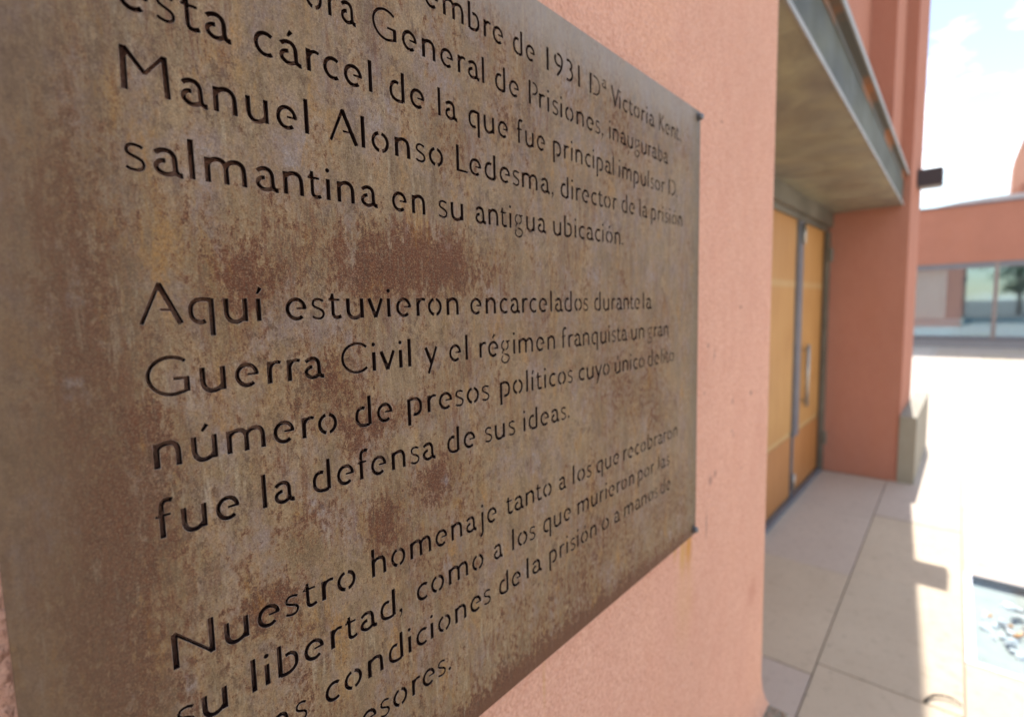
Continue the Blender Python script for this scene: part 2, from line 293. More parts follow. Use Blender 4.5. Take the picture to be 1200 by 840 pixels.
# floor window with its display
fw = empty('floor_window', 'pale framed glass panel set flush in the paving over a heap of white shards', 'floor window')
def gprism(bm, u0, u1, v0, v1, z0, z1): prism(bm, [g2w(u0, v0), g2w(u1, v0), g2w(u1, v1), g2w(u0, v1)], z0, z1)
bm = bmesh.new(); e = .032
gprism(bm, U0, U1, V1-e, V1, -.03, .004); gprism(bm, U0, U1, V0, V0+e, -.03, .004); gprism(bm, U0, U0+e*.8, V0+e, V1-e, -.03, .004)
bm_obj('frame', bm, 'alu', fw, bevel=.002, seg=1)
bm = bmesh.new(); gprism(bm, U1-e*.4, U1, V0+e, V1-e, -.03, .003); bm_obj('frame', bm, 'winframe', fw)
bm = bmesh.new(); gprism(bm, U0+.03, U1-.015, V0+.035, V1-.035, -.018, -.004); bm_obj('pane', bm, 'floor_glass', fw)
bm = bmesh.new(); gprism(bm, U0, U1, V0, V1, -.156, -.036); bm_obj('bed', bm, 'bed', fw)
hp = []
for k in range(170):
    a = random.uniform(0, 6.28); r = math.sqrt(random.random()); u = 3.10+.30*r*math.cos(a); v = -.47+.32*r*math.sin(a); zz = -.032+.012*(1-r)
    hp.append((u, v, zz, random.random()))
meshes = []
for k in range(6):
    bm = bmesh.new(); bmesh.ops.create_icosphere(bm, subdivisions=1, radius=1)
    for v in bm.verts: v.co = v.co*random.uniform(.6, 1.15); v.co.z *= .35
    me = bpy.data.meshes.new('shard'); bmesh.ops.recalc_face_normals(bm, faces=bm.faces); bm.to_mesh(me); bm.free(); meshes.append(me)
shardm = {}
for k, (u, v, zz, q) in enumerate(hp):
    mt = 'white' if q < .80 else ('dark' if q < .95 else 'orange'); i = random.randrange(6)
    if (i, mt) not in shardm:
        me = meshes[i].copy(); me.materials.append(MT[mt]); shardm[(i, mt)] = me
    if k == 0:
        heap = empty('shard_heap', 'heap of white and dark shards lying under the floor glass panel', 'shards')
    o = bpy.data.objects.new('shard', shardm[(i, mt)]); COL.objects.link(o); o.parent = heap
    x, y = g2w(u, v); o.location = (x, y, zz); o.rotation_euler = (random.uniform(-.6, .6), random.uniform(-.6, .6), random.uniform(0, 6)); s = random.uniform(.012, .034); o.scale = (s, s*random.uniform(.6, 1), s)
    if mt == 'dark': o.scale = (s*1.3, s*.5, s)

# dry twig bent on the joint
bm = bmesh.new(); P = [(2.262, .060), (2.287, .052), (2.315, .036), (2.330, .012), (2.336, -.012), (2.330, -.032), (2.318, -.046)]
pts = []; rad = []
for i in range(len(P)-1):
    for t in (0, .33, .66): pts.append((P[i][0]*(1-t)+P[i+1][0]*t, P[i][1]*(1-t)+P[i+1][1]*t, .006+.006*math.sin(math.pi*(i+t)/6))); rad.append(.0045*(1-.45*(i+t)/6)+random.uniform(-.0006, .0006))
tube(bm, pts, rad, 7); tube(bm, [pts[2], (pts[2][0]-.012, pts[2][1]+.006, .009)], [.004, .0022], 6)
o = bm_obj('twig', bm, 'twig', smooth=True); o['label'] = 'thin dark curved twig lying across a paving joint'; o['category'] = 'twig'

# ================================================================ MAIN BUILDING
WALL_Y = .342; CX = 1.272
B = empty('rendered_building', 'salmon rendered building with recessed timber doorway and steel lintel, carrying the rusty plaque', 'building')
bm = bmesh.new()                        # near wall, its foot flares out above the stone plinth
prof = [(WALL_Y, 6.5), (WALL_Y, .545), (WALL_Y-.003, .51), (WALL_Y-.009, .485), (WALL_Y-.016, .470), (.60, .470)]
n = len(prof); xs = (-6, CX)
rings = []
for x in xs:
    rings.append([bm.verts.new((x + (0 if x < 0 else (WALL_Y-y)*.8 if y < WALL_Y else 0), y, z)) for y, z in prof] + [bm.verts.new((x, .60, 6.5))])
for k in range(n+1): bm.faces.new((rings[0][k], rings[0][(k+1) % (n+1)], rings[1][(k+1) % (n+1)], rings[1][k]))
bm.faces.new(rings[0]); bm.faces.new(rings[1][::-1])
bm_obj('near_wall', bm, 'plaster', B)
box('reveal', -6, CX, .6, .93, 0, 6.5, 'plaster', B)
o = box('stone_plinth', -6, CX+.012, .283, .599, -.02, .468, 'plinth', B, bevel=.012, seg=2); o['label'] = 'rough stone plinth at the foot of the near wall'
# rubble on top of the plinth end
bm = bmesh.new()
for k in range(150):
    x = random.uniform(1.02, CX+.005); y = random.uniform(.287, .328); s = random.uniform(.0015, .0055)
    mtx = Matrix.Translation((x, y, .468+s*.5)) @ Matrix.Rotation(random.uniform(0, 6), 4, 'Z') @ Matrix.Diagonal((s, s*.8, s*.6, 1))
    bmesh.ops.create_icosphere(bm, subdivisions=1, radius=1, matrix=mtx)
o = bm_obj('plaster_crumbs', bm, 'rubble'); o['kind'] = 'stuff'; o['label'] = 'brown crumbs lying on the plinth top'; o['category'] = 'crumbs'
# pier beyond the door and its steps
PX_ = 5.03
box('pier', PX_, 5.95, .385, .93, 0, 7.5, 'plaster_shaded', B, bevel=.006, seg=1)
box('pier', 4.47, PX_-.003, .461, .93, 2.43, 7.5, 'plaster_shaded', B, bevel=.006, seg=1)
box('upper_wall', CX+.002, 4.467, .609, .93, 2.43, 7.5, 'plaster_shaded', B)
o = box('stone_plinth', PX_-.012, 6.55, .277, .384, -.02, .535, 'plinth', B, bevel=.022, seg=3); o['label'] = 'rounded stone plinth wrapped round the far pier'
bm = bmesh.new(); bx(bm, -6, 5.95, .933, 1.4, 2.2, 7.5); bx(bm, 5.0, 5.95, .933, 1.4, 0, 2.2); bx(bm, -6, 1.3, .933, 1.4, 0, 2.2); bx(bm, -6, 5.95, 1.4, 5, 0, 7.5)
bm_obj('back_wall', bm, 'plaster_shaded', B)
# steel lintel: soffit sheet, web, lips and rusty flange (edge runs slightly askew to the wall)
def L1(x): return .3655+.0173*(x-1.272)
def L2(x): return .335+.0184*(x-1.272)
xa, xb = CX+.003, PX_-.002
def strip(name, ya, yb, z0, z1, mat, bevel=0):
    bm = bmesh.new(); prism(bm, [(xa, ya(xa)), (xb, ya(xb)), (xb, yb(xb)), (xa, yb(xa))], z0, z1); return bm_obj(name, bm, mat, B, bevel=bevel, seg=1)
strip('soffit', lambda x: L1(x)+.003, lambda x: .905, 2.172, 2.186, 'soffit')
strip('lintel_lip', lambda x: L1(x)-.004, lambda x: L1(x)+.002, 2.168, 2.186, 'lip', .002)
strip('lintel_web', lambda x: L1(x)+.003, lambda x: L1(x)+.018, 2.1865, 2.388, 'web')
strip('lintel_flange', lambda x: L2(x)+.004, lambda x: .60 if x < 4.4 else .455, 2.389, 2.402, 'flange')
strip('lintel_dark_strip', lambda x: L1(x)-.001, lambda x: L1(x)+.0025, 2.352, 2.3885, 'flange')  # dark strip laid along the top of the web
strip('flange_lip', lambda x: L2(x)-.003, lambda x: L2(x)+.003, 2.385, 2.412, 'lip', .002)
strip('lintel_top', lambda x: L2(x)+.01, lambda x: .60 if x < 4.4 else .455, 2.4025, 2.429, 'web')
# door leaves
FY = .905
box('head_frame', xa, xb, FY-.02, .93, 2.06, 2.171, 'frame', B, bevel=.006)
box('head_frame', xa, xb, FY+.015, .93, 2.02, 2.0595, 'frame', B, bevel=.004)
box('jamb', 4.955, xb, FY-.005, .93, 0, 2.0195, 'frame', B, bevel=.004)
box('threshold', xa, xb, FY-.004, .93, .001, .03, 'steel', B, bevel=.003)
DY = .94
def leaf(x0, x1, hside):
    d = bpy.data.objects.new('door_leaf', None); COL.objects.link(d); d.parent = B
    box('upper_panel', x0, x1, DY, DY+.035, .520, 2.035, 'wood_up', d, bevel=.003); box('kick_panel', x0, x1, DY, DY+.035, .035, .478, 'wood_lo', d, bevel=.003)
    box('rail', x0, x1, DY+.004, DY+.035, .4795, .5185, 'rail', d, bevel=.002)
    box('rail', x0+.004, x1-.004, DY-.003, DY, 1.555, 1.60, 'rail', d)
    return d
DOORS = [(1.29, 2.18), (2.20, 3.20), (3.225, 4.075), (4.215, 4.950)]
for i, (a, b) in enumerate(DOORS):
    d = leaf(a, b, 0)
    if i == 3:
        bm = bmesh.new(); hx = a+.165
        tube(bm, [(hx, DY-.032, .66), (hx, DY-.032, 1.13)], [.014, .014], 12); tube(bm, [(hx, DY, .70), (hx, DY-.032, .70)], [.009, .009], 8); tube(bm, [(hx, DY, 1.09), (hx, DY-.032, 1.09)], [.009, .009], 8)
        bm_obj('handle', bm, 'handle', d, smooth=True)
        for z in (.30, 1.83):
            bm = bmesh.new(); tube(bm, [(4.965, FY-.020, z-.055), (4.965, FY-.020, z+.055)], [.014, .014], 10); bx(bm, 4.945, 4.985, FY-.012, FY-.006, z-.05, z+.05); bm_obj('hinge', bm, 'frame', d)
box('meeting_stile', 4.078, 4.212, DY-.02, DY+.01, .475, 2.018, 'steel', B, bevel=.003)
box('meeting_gap', 4.078, 4.115, DY-.012, DY+.01, .031, .474, 'steel', B)
box('kick_strip', 4.118, 4.212, DY, DY+.03, .035, .4735, 'wood_lo', B)
bm = bmesh.new(); tube(bm, [(4.145, DY-.034, 1.86), (4.145, DY-.034, 2.0)], [.014, .014], 10); bm_obj('door_bolt', bm, 'handle', B, smooth=True)
bm = bmesh.new(); tube(bm, [(4.095, DY-.024, .08), (4.095, DY-.024, .20)], [.010, .010], 10); bm_obj('door_bolt', bm, 'handle', B, smooth=True)
box('meeting_stile', 2.183, 2.197, DY-.005, DY+.02, .031, 2.018, 'steel', B); box('meeting_stile', 3.203, 3.222, DY-.005, DY+.02, .031, 2.018, 'steel', B)

# wall lamp box on the pier
lamp = empty('wall_lamp', 'dark grey metal box lamp sticking out from the far edge of the pier', 'wall lamp')
box('housing', 5.47, 5.66, .222, .383, 2.375, 2.505, 'dark_metal', lamp, bevel=.008)
box('lens', 5.485, 5.645, .236, .370, 2.366, 2.3745, 'lamp_glass', lamp)

# ================================================================ FAR BUILDING
FX = 20.5
FB = empty('low_building', 'low salmon building with a long strip of windows across the courtyard', 'building')
box('plinth', FX-.04, FX+.3, -14, 6, -.02, .225, 'far_plinth', FB); 
box('wall', FX, FX+.35, -14, 6, 2.50, 4.16, 'plaster_shaded', FB)
box('coping', FX-.05, FX+.40, -14, 6, 4.162, 4.205, 'cap', FB)
wy = [-14]+[-.50-2.05*k for k in range(6, -1, -1)]+[1.62, 3.67, 6]
wy = sorted(set(wy)); 
for a, b in zip(wy, wy[1:]):
    if b-a < .3: continue
    w = bpy.data.objects.new('window', None); COL.objects.link(w); w.parent = FB
    box('frame', FX+.02, FX+.12, a+.05, b-.05, 2.33, 2.498, 'winframe', w); box('frame', FX+.02, FX+.12, a+.05, b-.05, .235, .33, 'winframe', w)
    box('mullion', FX+.0, FX+.13, a-.05, a+.05, .235, 2.498, 'mullion', w)
    box('pane', FX+.06, FX+.075, a+.05, b-.05, .33, 2.33, 'glass', w)
box('sill', FX-.06, FX+.2, -14, 6, .2255, .2345, 'winframe', FB)
box('lower_panel', FX+.35, FX+.38, -14, 6, .24, .85, 'sillp', FB)
box('room', FX+4, FX+4.2, -14, 6, 0, 4.1, 'room', FB); box('room_floor', FX+.3, FX+4, -14, 6, .1, .2, 'room', FB); box('room_ceiling', FX+.36, FX+4, -14, 6, 2.7, 2.8, 'room', FB)
box('blind', FX+.25, FX+.27, .60, 1.60, .86, 2.45, 'blind', FB)
# pale vaulted roof behind the parapet
bm = bmesh.new(); prev = None; ring = []
for y, z in [(1.75, 4.10), (1.35, 4.24), (.95, 4.34), (.4, 4.42), (-.3, 4.46), (-2, 4.5), (-8, 4.5), (-14, 4.4)]:
    ring.append((bm.verts.new((FX+.9, y, z)), bm.verts.new((FX+7, y, z+.1)), bm.verts.new((FX+.9, y, 4.0))))
for A, C_ in zip(ring, ring[1:]): bm.faces.new((A[0], C_[0], C_[1], A[1])); bm.faces.new((A[2], C_[2], C_[0], A[0]))
bm_obj('roof', bm, 'zincroof', FB)
box('eaves_strip', FX+.86, FX+.895, -14, 1.3, 4.20, 4.235, 'cap', FB)
T = empty('chimney_tower', 'salmon tower with sloping top behind the low building at the right edge', 'tower')
def ty(y): return y
bm = bmesh.new(); TX = FX+3
k = TX/FX
poly = [(-.665*k, 3.9), (-.70*k, 5.83), (-.87*k, 6.55), (-1.5*k, 9.2), (-2.6*k, 9.2), (-2.6*k, 3.9)]
v0 = [bm.verts.new((TX, y, z)) for y, z in poly]; v1 = [bm.verts.new((TX+1.6, y, z)) for y, z in poly]
bm.faces.new(v0); bm.faces.new(v1[::-1])
for i in range(len(poly)): bm.faces.new((v0[i], v0[(i+1) % len(poly)], v1[(i+1) % len(poly)], v1[i]))
bm_obj('tower_wall', bm, 'plaster', T)
box('buttress', TX-.35, TX-.003, -2.4*k, -.86*k, 3.9, 5.0, 'plaster_shaded', T)

# trees of the square behind the viewer, mirrored in the window strip
def tree(x, y, h, seed, label):
    rnd = random.Random(seed); t = empty('plane_tree', label, 'tree', group='trees across the square')
    bm = bmesh.new(); tube(bm, [(x, y, -.1), (x+.1, y, h*.25), (x, y+.1, h*.55), (x+.1, y, h*.85)], [.22, .17, .11, .03], 8)
    for k in range(9):
        a = rnd.uniform(0, 6.28); z = h*rnd.uniform(.3, .6); tube(bm, [(x, y, z), (x+math.cos(a)*h*.15, y+math.sin(a)*h*.15, z+h*.12), (x+math.cos(a)*h*.28, y+math.sin(a)*h*.28, z+h*.2)], [.08, .05, .02], 5)
    bm_obj('trunk', bm, 'bark', t)
    N = 2600; V = []; Fc = []
    cl = [(rnd.gauss(0, .17)*h, rnd.gauss(0, .17)*h, h*rnd.uniform(.42, .95)) for _ in range(26)]
    for i in range(N):
        c = rnd.choice(cl); q = Vector((rnd.gauss(0, 1), rnd.gauss(0, 1), rnd.gauss(0, .8)))*h*.055; ctr = Vector((x+c[0], y+c[1], c[2]))+q
        a = Vector((rnd.gauss(0, 1), rnd.gauss(0, 1), rnd.gauss(0, 1))).normalized(); b = a.orthogonal().normalized(); s = rnd.uniform(.06, .14)
        i0 = len(V); V += [ctr-a*s, ctr-b*s*.5, ctr+a*s, ctr+b*s*.5]; Fc.append((i0, i0+1, i0+2, i0+3))
    me = bpy.data.meshes.new('crown'); me.from_pydata(V, [], Fc); link('crown', me, 'leaves', t)
tree(-24, -3.2, 5.2, 1, 'leafy tree mirrored in the window strip, nearest the blind')
tree(-30, -7.5, 6.0, 2, 'tall leafy tree mirrored just left of the window mullion')
tree(-26, -13, 5.0, 3, 'leafy tree mirrored right of the window mullion')
tree(-34, -19, 6.5, 4, 'leafy tree mirrored at the far right of the window strip')

# ================================================================ PLAQUE
DP = .324; Z0 = 1.45
BASE = [.7223, .6006, .4773, .3547, .2318, -.0113, -.1314, -.2515, -.3708, -.6071, -.7239, -.8406, -.9587]
BASE = [b-.001 for b in BASE]
def px2u(x, zp):
    """photo column x on a text row at height zp (plate units) -> plate u"""
    a = (x-600)/F_PX   # solve ((u,1,zp).r)/((u,1,zp).f) = a
    return (a*(f_.y+zp*f_.z)-(r_.y+zp*r_.z))/(r_.x-a*f_.x)
XH = .0425
def bez(p0, p1, p2, p3, n=14):
    t = np.linspace(0, 1, n)[:, None]; p0, p1, p2, p3 = map(np.array, (p0, p1, p2, p3))
    return (1-t)**3*p0+3*(1-t)**2*t*p1+3*(1-t)*t*t*p2+t**3*p3
def arc(cx, cy, rx, ry, a0, a1, n=28):
    t = np.radians(np.linspace(a0, a1, n)); return np.stack([cx+rx*np.cos(t), cy+ry*np.sin(t)], 1)
def path(*seg): return np.concatenate([np.array(s, float).reshape(-1, 2) for s in seg])
SW, HW = .240, .200
def seg_line(*p): return np.array(p, float)
def st(pts, w0=SW, w1=None): return (np.array(pts, float), w0, w0 if w1 is None else w1)
def g_n(x0=.09, x1=.85):
    return [st([(x0, 1.0), (x0, 0)]), st(path([(x0+.02, .70)], bez((x0+.05, .80), (x0+.18, 1.0), (x1-.02, 1.12), (x1, .60)), [(x1, 0)]), HW, SW)]
G = {}
def glyph(ch, w, *strokes): G[ch] = (w, [s for s in strokes])
glyph('n', .94, *g_n()); glyph('h', .94, st([(.09, 1.56), (.09, 0)]), g_n()[1])
glyph('m', 1.62, *g_n(.09, .81), g_n(.81, 1.53)[1])
glyph('i', .18, st([(.09, 1.0), (.09, 0)]), ('dot', (.09, 1.40), .118))
glyph('í', .18, st([(.09, 1.0), (.09, 0)]), st([(.05, 1.19), (.22, 1.47)], .12, .21))
glyph('l', .18, st([(.09, 1.56), (.09, 0)])); glyph('1', .18, st([(.09, 1.58), (.09, 0)]))
glyph('u', .96, st(path([(.09, 1.0), (.09, .45)], bez((.09, .42), (.09, -.08), (.62, -.12), (.84, .24))), SW, HW), st([(.87, 1.0), (.87, 0)]))
glyph('ú', .96, *G['u'][1], st([(.42, 1.19), (.62, 1.47)], .12, .21))
glyph('a', .98, st(path(bez((.06, .80), (.22, 1.0), (.70, 1.08), (.72, .62)), bez((.72, .58), (.72, .30), (.68, .02), (.98, .07), 10)), HW, SW*.95),
      st(path(bez((.40, .56), (.06, .56), (-.06, .24), (.22, .10)), bez((.24, .085), (.40, -.01), (.60, .08), (.70, .16), 8)), HW, HW))
glyph('á', .98, *G['a'][1], st([(.38, 1.19), (.56, 1.45)], .12, .21))
glyph('b', .96, st([(.09, 1.56), (.09, .02)]), st(path(bez((.36, .93), (.70, 1.08), (.88, .80), (.88, .52)), bez((.88, .48), (.88, .12), (.55, -.05), (.10, .06))), HW, HW))
glyph('d', .96, st([(.87, 1.56), (.87, .02)]), st(path(bez((.60, .93), (.26, 1.08), (.08, .80), (.08, .50)), bez((.08, .46), (.08, .10), (.42, -.05), (.86, .06))), HW, HW))
glyph('p', .96, st([(.09, 1.0), (.09, -.54)]), st(path(bez((.09, .93), (.55, 1.05), (.88, .92), (.88, .50)), bez((.88, .46), (.88, .12), (.62, -.02), (.36, .08))), HW, HW))
glyph('q', .96, st([(.87, 1.0), (.87, -.54)]), st(path(bez((.87, .93), (.50, 1.0), (.08, 1.0), (.08, .50)), bez((.08, .46), (.08, .06), (.38, -.04), (.62, .08))), HW, HW))
glyph('c', .83, st(arc(.50, .5, .42, .45, 52, 305), HW)); 
glyph('e', 1.0, st(path(arc(.50, .5, .415, .45, 2, 312)), HW, HW), st([(.985, .535), (.50, .535)], .13, .11))
glyph('é', 1.0, *G['e'][1], st([(.44, 1.19), (.64, 1.47)], .12, .21))
glyph('o', 1.05, st(arc(.525, .5, .43, .45, 101, 259, 18), HW), st(arc(.525, .5, .43, .45, -79, 79, 18), HW))
glyph('ó', 1.05, *G['o'][1], st([(.46, 1.19), (.66, 1.47)], .12, .21))
glyph('f', .68, st(path([(.26, 0), (.26, 1.15)], bez((.26, 1.2), (.26, 1.55), (.50, 1.58), (.68, 1.47), 10)), SW, HW), st([(.03, .90), (.60, .93)], .12))
glyph('t', .66, st(path([(.22, 1.24), (.22, .35)], bez((.22, .30), (.22, .0), (.45, .02), (.66, .12), 10)), SW*.75, HW), st([(.0, .93), (.60, .93)], .13), st([(.02, .90), (.24, 1.22)], .08))
glyph('r', .62, st([(.09, 1.0), (.09, 0)]), st(bez((.12, .68), (.20, .90), (.38, 1.03), (.62, .90), 12), HW, .165))
glyph('s', .72, st(path(bez((.64, .86), (.42, 1.02), (.10, .98), (.11, .74)), bez((.11, .72), (.12, .50), (.62, .54), (.63, .27)), bez((.63, .25), (.62, -.02), (.24, -.02), (.06, .14))), .14))
glyph('v', .90, st([(.06, 1.0), (.45, .0)]), st([(.84, 1.0), (.45, .0)], HW, HW))
glyph('y', .96, st([(.06, 1.0), (.48, .06)]), st([(.90, 1.0), (.24, -.54)], HW, HW))
glyph('j', .34, st(path([(.20, 1.0), (.20, -.25)], bez((.20, -.30), (.20, -.50), (.08, -.56), (-.06, -.58), 8)), SW, HW), ('dot', (.20, 1.40), .118))
glyph('g', .96, st(arc(.42, .66, .33, .31, 100, 262, 14), .13), st(arc(.42, .66, .33, .31, -80, 80, 14), .13), st([(.62, .90), (.92, .95)], .13),
      st(path(bez((.28, .34), (.06, .22), (.12, .06), (.36, .05)), bez((.40, .05), (.80, .04), (.90, -.14), (.82, -.30)), bez((.80, -.32), (.72, -.58), (.12, -.60), (.08, -.30)), bez((.08, -.28), (.08, -.20), (.12, -.10), (.20, -.04), 6)), .13))
glyph('M', 1.62, st([(.13, 1.56), (.09, 0)]), st([(.16, 1.53), (.80, .72)], HW), st([(.78, .72), (1.48, 1.53)], .15), st([(1.49, 1.56), (1.53, 0)]))
glyph('N', 1.50, st([(.09, 1.5), (.09, 0)]), st([(.09, 1.53), (1.41, .06)], .15), st([(1.41, 1.56), (1.41, .03)]))
glyph('A', 1.50, st([(.07, 0), (.74, 1.56)], .165), st([(1.43, 0), (.73, 1.56)]), st([(.72, .56), (1.15, .56)], .13), ('dot', (.735, 1.53), .088))
glyph('G', 1.48, st(arc(.86, .78, .78, .74, 48, 292, 34), .16), st(bez((1.14, .09), (1.24, .12), (1.30, .12), (1.39, .18), 6), .16), st([(1.39, .10), (1.39, .70)]), st([(.92, .66), (1.46, .66)], .14))
glyph('C', 1.42, st(arc(.86, .78, .78, .74, 45, 315, 36), .16))
glyph('L', .90, st([(.09, 1.56), (.09, 0)]), st([(.09, .075), (.90, .075)], .15))
glyph('D', 1.36, st([(.09, 1.56), (.09, 0)]), st([(.09, 1.49), (.26, 1.49)], .13), st(path(bez((.46, 1.48), (1.0, 1.46), (1.28, 1.25), (1.28, .78)), bez((1.28, .74), (1.28, .28), (1.0, .08), (.40, .075))), .15), st([(.09, .075), (.18, .075)], .13))
glyph('P', .98, st([(.09, 1.56), (.09, 0)]), st(path(bez((.40, 1.49), (1.0, 1.52), (1.06, .72), (.36, .72), 22)), .15))
glyph('V', 1.22, st([(.06, 1.56), (.61, .0)]), st([(1.16, 1.56), (.61, .0)], HW))
glyph('K', 1.08, st([(.09, 1.56), (.09, 0)]), st([(.92, 1.56), (.30, .84)], .15), st([(.30, .86), (1.02, 0)]))
glyph('9', .92, st(path(arc(.44, 1.12, .36, .40, 112, -8, 18), bez((.80, 1.0), (.78, .60), (.55, .25), (.26, 0), 12)), HW, HW), st(arc(.44, 1.12, .36, .40, 140, 300, 18), HW))
glyph('3', .78, st(path(bez((.10, 1.46), (.50, 1.66), (.86, 1.20), (.48, .90)), bez((.50, .90), (.90, .72), (.72, -.06), (.06, .10))), HW))
glyph('.', .24, ('dot', (.12, .11), .118)); glyph(',', .26, ('dot', (.15, .10), .115), st(bez((.20, .10), (.24, -.06), (.16, -.20), (.05, -.27), 6), .13, .06))
glyph('ª', .66, *[st(s[0]*.62+np.array([0, .98]), .125) for s in G['a'][1]])

def sdf(glist, X, Y):
    D = np.full(X.shape, 9.0)
    for s in glist:
        if isinstance(s[0], str):
            D = np.minimum(D, np.hypot(X-s[1][0], Y-s[1][1])-s[2]); continue
        P, w0, w1 = s; P = P[np.r_[True, np.hypot(*(P[1:]-P[:-1]).T) > 1e-4]]
        L = np.r_[0, np.cumsum(np.hypot(*(P[1:]-P[:-1]).T))]; Ws = (w0+(w1-w0)*L/L[-1])/2
        d = np.full(X.shape, 9.0)
        for a, b, wa, wb in zip(P[:-1], P[1:], Ws[:-1], Ws[1:]):
            e = b-a; l2 = e@e; t = np.clip(((X-a[0])*e[0]+(Y-a[1])*e[1])/l2, 0, 1)
            d = np.minimum(d, np.hypot(X-a[0]-t*e[0], Y-a[1]-t*e[1])-(wa+(wb-wa)*t))
        for p, q in ((P[0], P[1]), (P[-1], P[-2])):       # squared ends with softly rounded corners
            e = (q-p)/np.hypot(*(q-p)); h = -((X-p[0])*e[0]+(Y-p[1])*e[1])
            near = np.hypot(X-p[0], Y-p[1]) < .16
            d = np.where(near, np.maximum(d, h-.006), d)
        D = np.minimum(D, d)
    return D
def contours(D, x0, y0, h):
    ny, nx = D.shape; nxt = {}
    def key(i, j, i2, j2):
        a, b = D[i, j], D[i2, j2]; t = a/(a-b); return (round(x0+(j+(j2-j)*t)*h, 6), round(y0+(i+(i2-i)*t)*h, 6))
    ins = D < 0
    mix = (ins[:-1, :-1].astype(int)+ins[:-1, 1:]+ins[1:, 1:]+ins[1:, :-1])
    for i, j in zip(*np.where((mix > 0) & (mix < 4))):
        c = [(i, j), (i, j+1), (i+1, j+1), (i+1, j)]; s = [ins[q] for q in c]; ent = []; ext = []
        for k in range(4):
            a, b = c[k], c[(k+1) % 4]
            if s[k] and not s[(k+1) % 4]: ext.append(key(*(a+b)) if True else None)
            if not s[k] and s[(k+1) % 4]: ent.append(key(*(b+a)))
        ent2 = [q for q in ent]
        if len(ext) == 1: nxt[ext[0]] = ent2[0]
        else:
            for q in ext: 
                r = min(ent2, key=lambda z: (z[0]-q[0])**2+(z[1]-q[1])**2); nxt[q] = r; ent2.remove(r)
    loops = []; seen = set()
    for s in list(nxt):
        if s in seen: continue
        lp = []; p = s
        while p not in seen and p in nxt: seen.add(p); lp.append(p); p = nxt[p]
        if len(lp) > 5: loops.append(np.array(lp))
    return loops
def rdp(P, eps):
    if len(P) < 3: return P
    a, b = P[0], P[-1]; e = b-a; n = np.hypot(*e)
    d = np.abs(e[0]*(P[:, 1]-a[1])-e[1]*(P[:, 0]-a[0]))/n if n > 1e-9 else np.hypot(*(P-a).T)
    k = int(d.argmax())
    if d[k] < eps: return np.array([a, b])
    return np.concatenate([rdp(P[:k+1], eps)[:-1], rdp(P[k:], eps)])
CONT = {}
def outline(ch):
    if ch not in CONT:
        h = .021; x = np.arange(-.2, G[ch][0]+.22, h)+.00037; y = np.arange(-.75, 1.75, h)+.00041; X, Y = np.meshgrid(x, y)
        D = sdf(G[ch][1], X, Y); D[np.abs(D) < 1e-7] = 1e-7
        out = []
        for lp in contours(D, x[0], y[0], h):
            k = len(lp)//2; P = np.concatenate([rdp(lp[:k+1], .0045)[:-1], rdp(np.concatenate([lp[k:], lp[:1]]), .0045)[:-1]])
            if len(P) > 3: out.append(P)
        CONT[ch] = out
    return CONT[ch]
LINES = [
 [('embre', 497, 590), ('de', 601, 627), ('1931', 640.4, 679.8), ('Dª', 691, 711), ('Victoria', 716, 767), ('Kent,', 772.4, 798)],
 [('ora', 357, 417), ('General', 436, 567.8), ('de', 580, 608.4), ('Prisiones,', 619.6, 707), ('inauguraba', 714, 783)],
 [('esta', 135, 270.5), ('cárcel', 297, 436.6), ('de', 456, 497.6), ('la', 513, 535.8), ('que', 549, 595.6), ('fue', 605.6, 639), ('principal', 648, 719.6), ('impulsor', 725.2, 779), ('D.', 783.6, 794)],
 [('Manuel', 139.5, 362), ('Alonso', 385, 519.6), ('Ledesma,', 534.6, 648.8), ('director', 657, 723.2), ('de', 728.6, 744), ('la', 749.4, 759), ('prisión', 763, 799.6)],
 [('salmantina', 144.8, 442.6), ('en', 459.4, 498.6), ('su', 513.8, 543.2), ('antigua', 557, 640), ('ubicación.', 648.2, 730.4)],
 [('Aquí', 161, 309), ('estuvieron', 334.4, 537.8), ('encarcelados', 551.2, 689.2), ('durante', 696.4, 750), ('la', 753.4, 763.8)],
 [('Guerra', 170.6, 380), ('Civil', 399.8, 482.2), ('y', 497.4, 513.2), ('el', 526.4, 548.6), ('régimen', 561.8, 650.6), ('franquista', 658, 735), ('un', 739.6, 755), ('gran', 759, 783.2)],
 [('número', 179.4, 395.4), ('de', 416, 460.2), ('presos', 477.4, 573.6), ('políticos', 586, 671.2), ('cuyo', 678.2, 714.6), ('único', 720.4, 755), ('delito', 759.2, 789.8)],
 [('fue', 182.2, 281.2), ('la', 306.8, 345.2), ('defensa', 366, 510.6), ('de', 524, 557.2), ('sus', 568.2, 603.8), ('ideas.', 613.4, 667.6)],
 [('Nuestro', 201.6, 417.2), ('homenaje', 435.4, 582.4), ('tanto', 593.4, 646.6), ('a', 655.2, 663.6), ('los', 671.2, 693.2), ('que', 699.2, 725.6), ('recobraron', 730.4, 793.8)],
 [('su', 207.0, 267.2), ('libertad,', 294.4, 472), ('como', 488.4, 566.8), ('a', 578.8, 589.2), ('los', 600, 627.6), ('que', 636.8, 669.2), ('murieron', 676.8, 743.2), ('por', 747.4, 766.8), ('las', 771.4, 784.6)],
 [('as', 320, 360.2), ('condiciones', 381.2, 575.2), ('de', 584.8, 610.6), ('la', 617, 635), ('prisión', 643.6, 699.2), ('o', 705.2, 713.8), ('a', 719.8, 726.6), ('manos', 731.4, 770.6), ('de', 774.2, 785.8)],
 [('esores.', 423.6, 528.8)],
]
ROUND_L = set('acdeoqgóéáCGª'); ROUND_R = set('bepoóé9D')
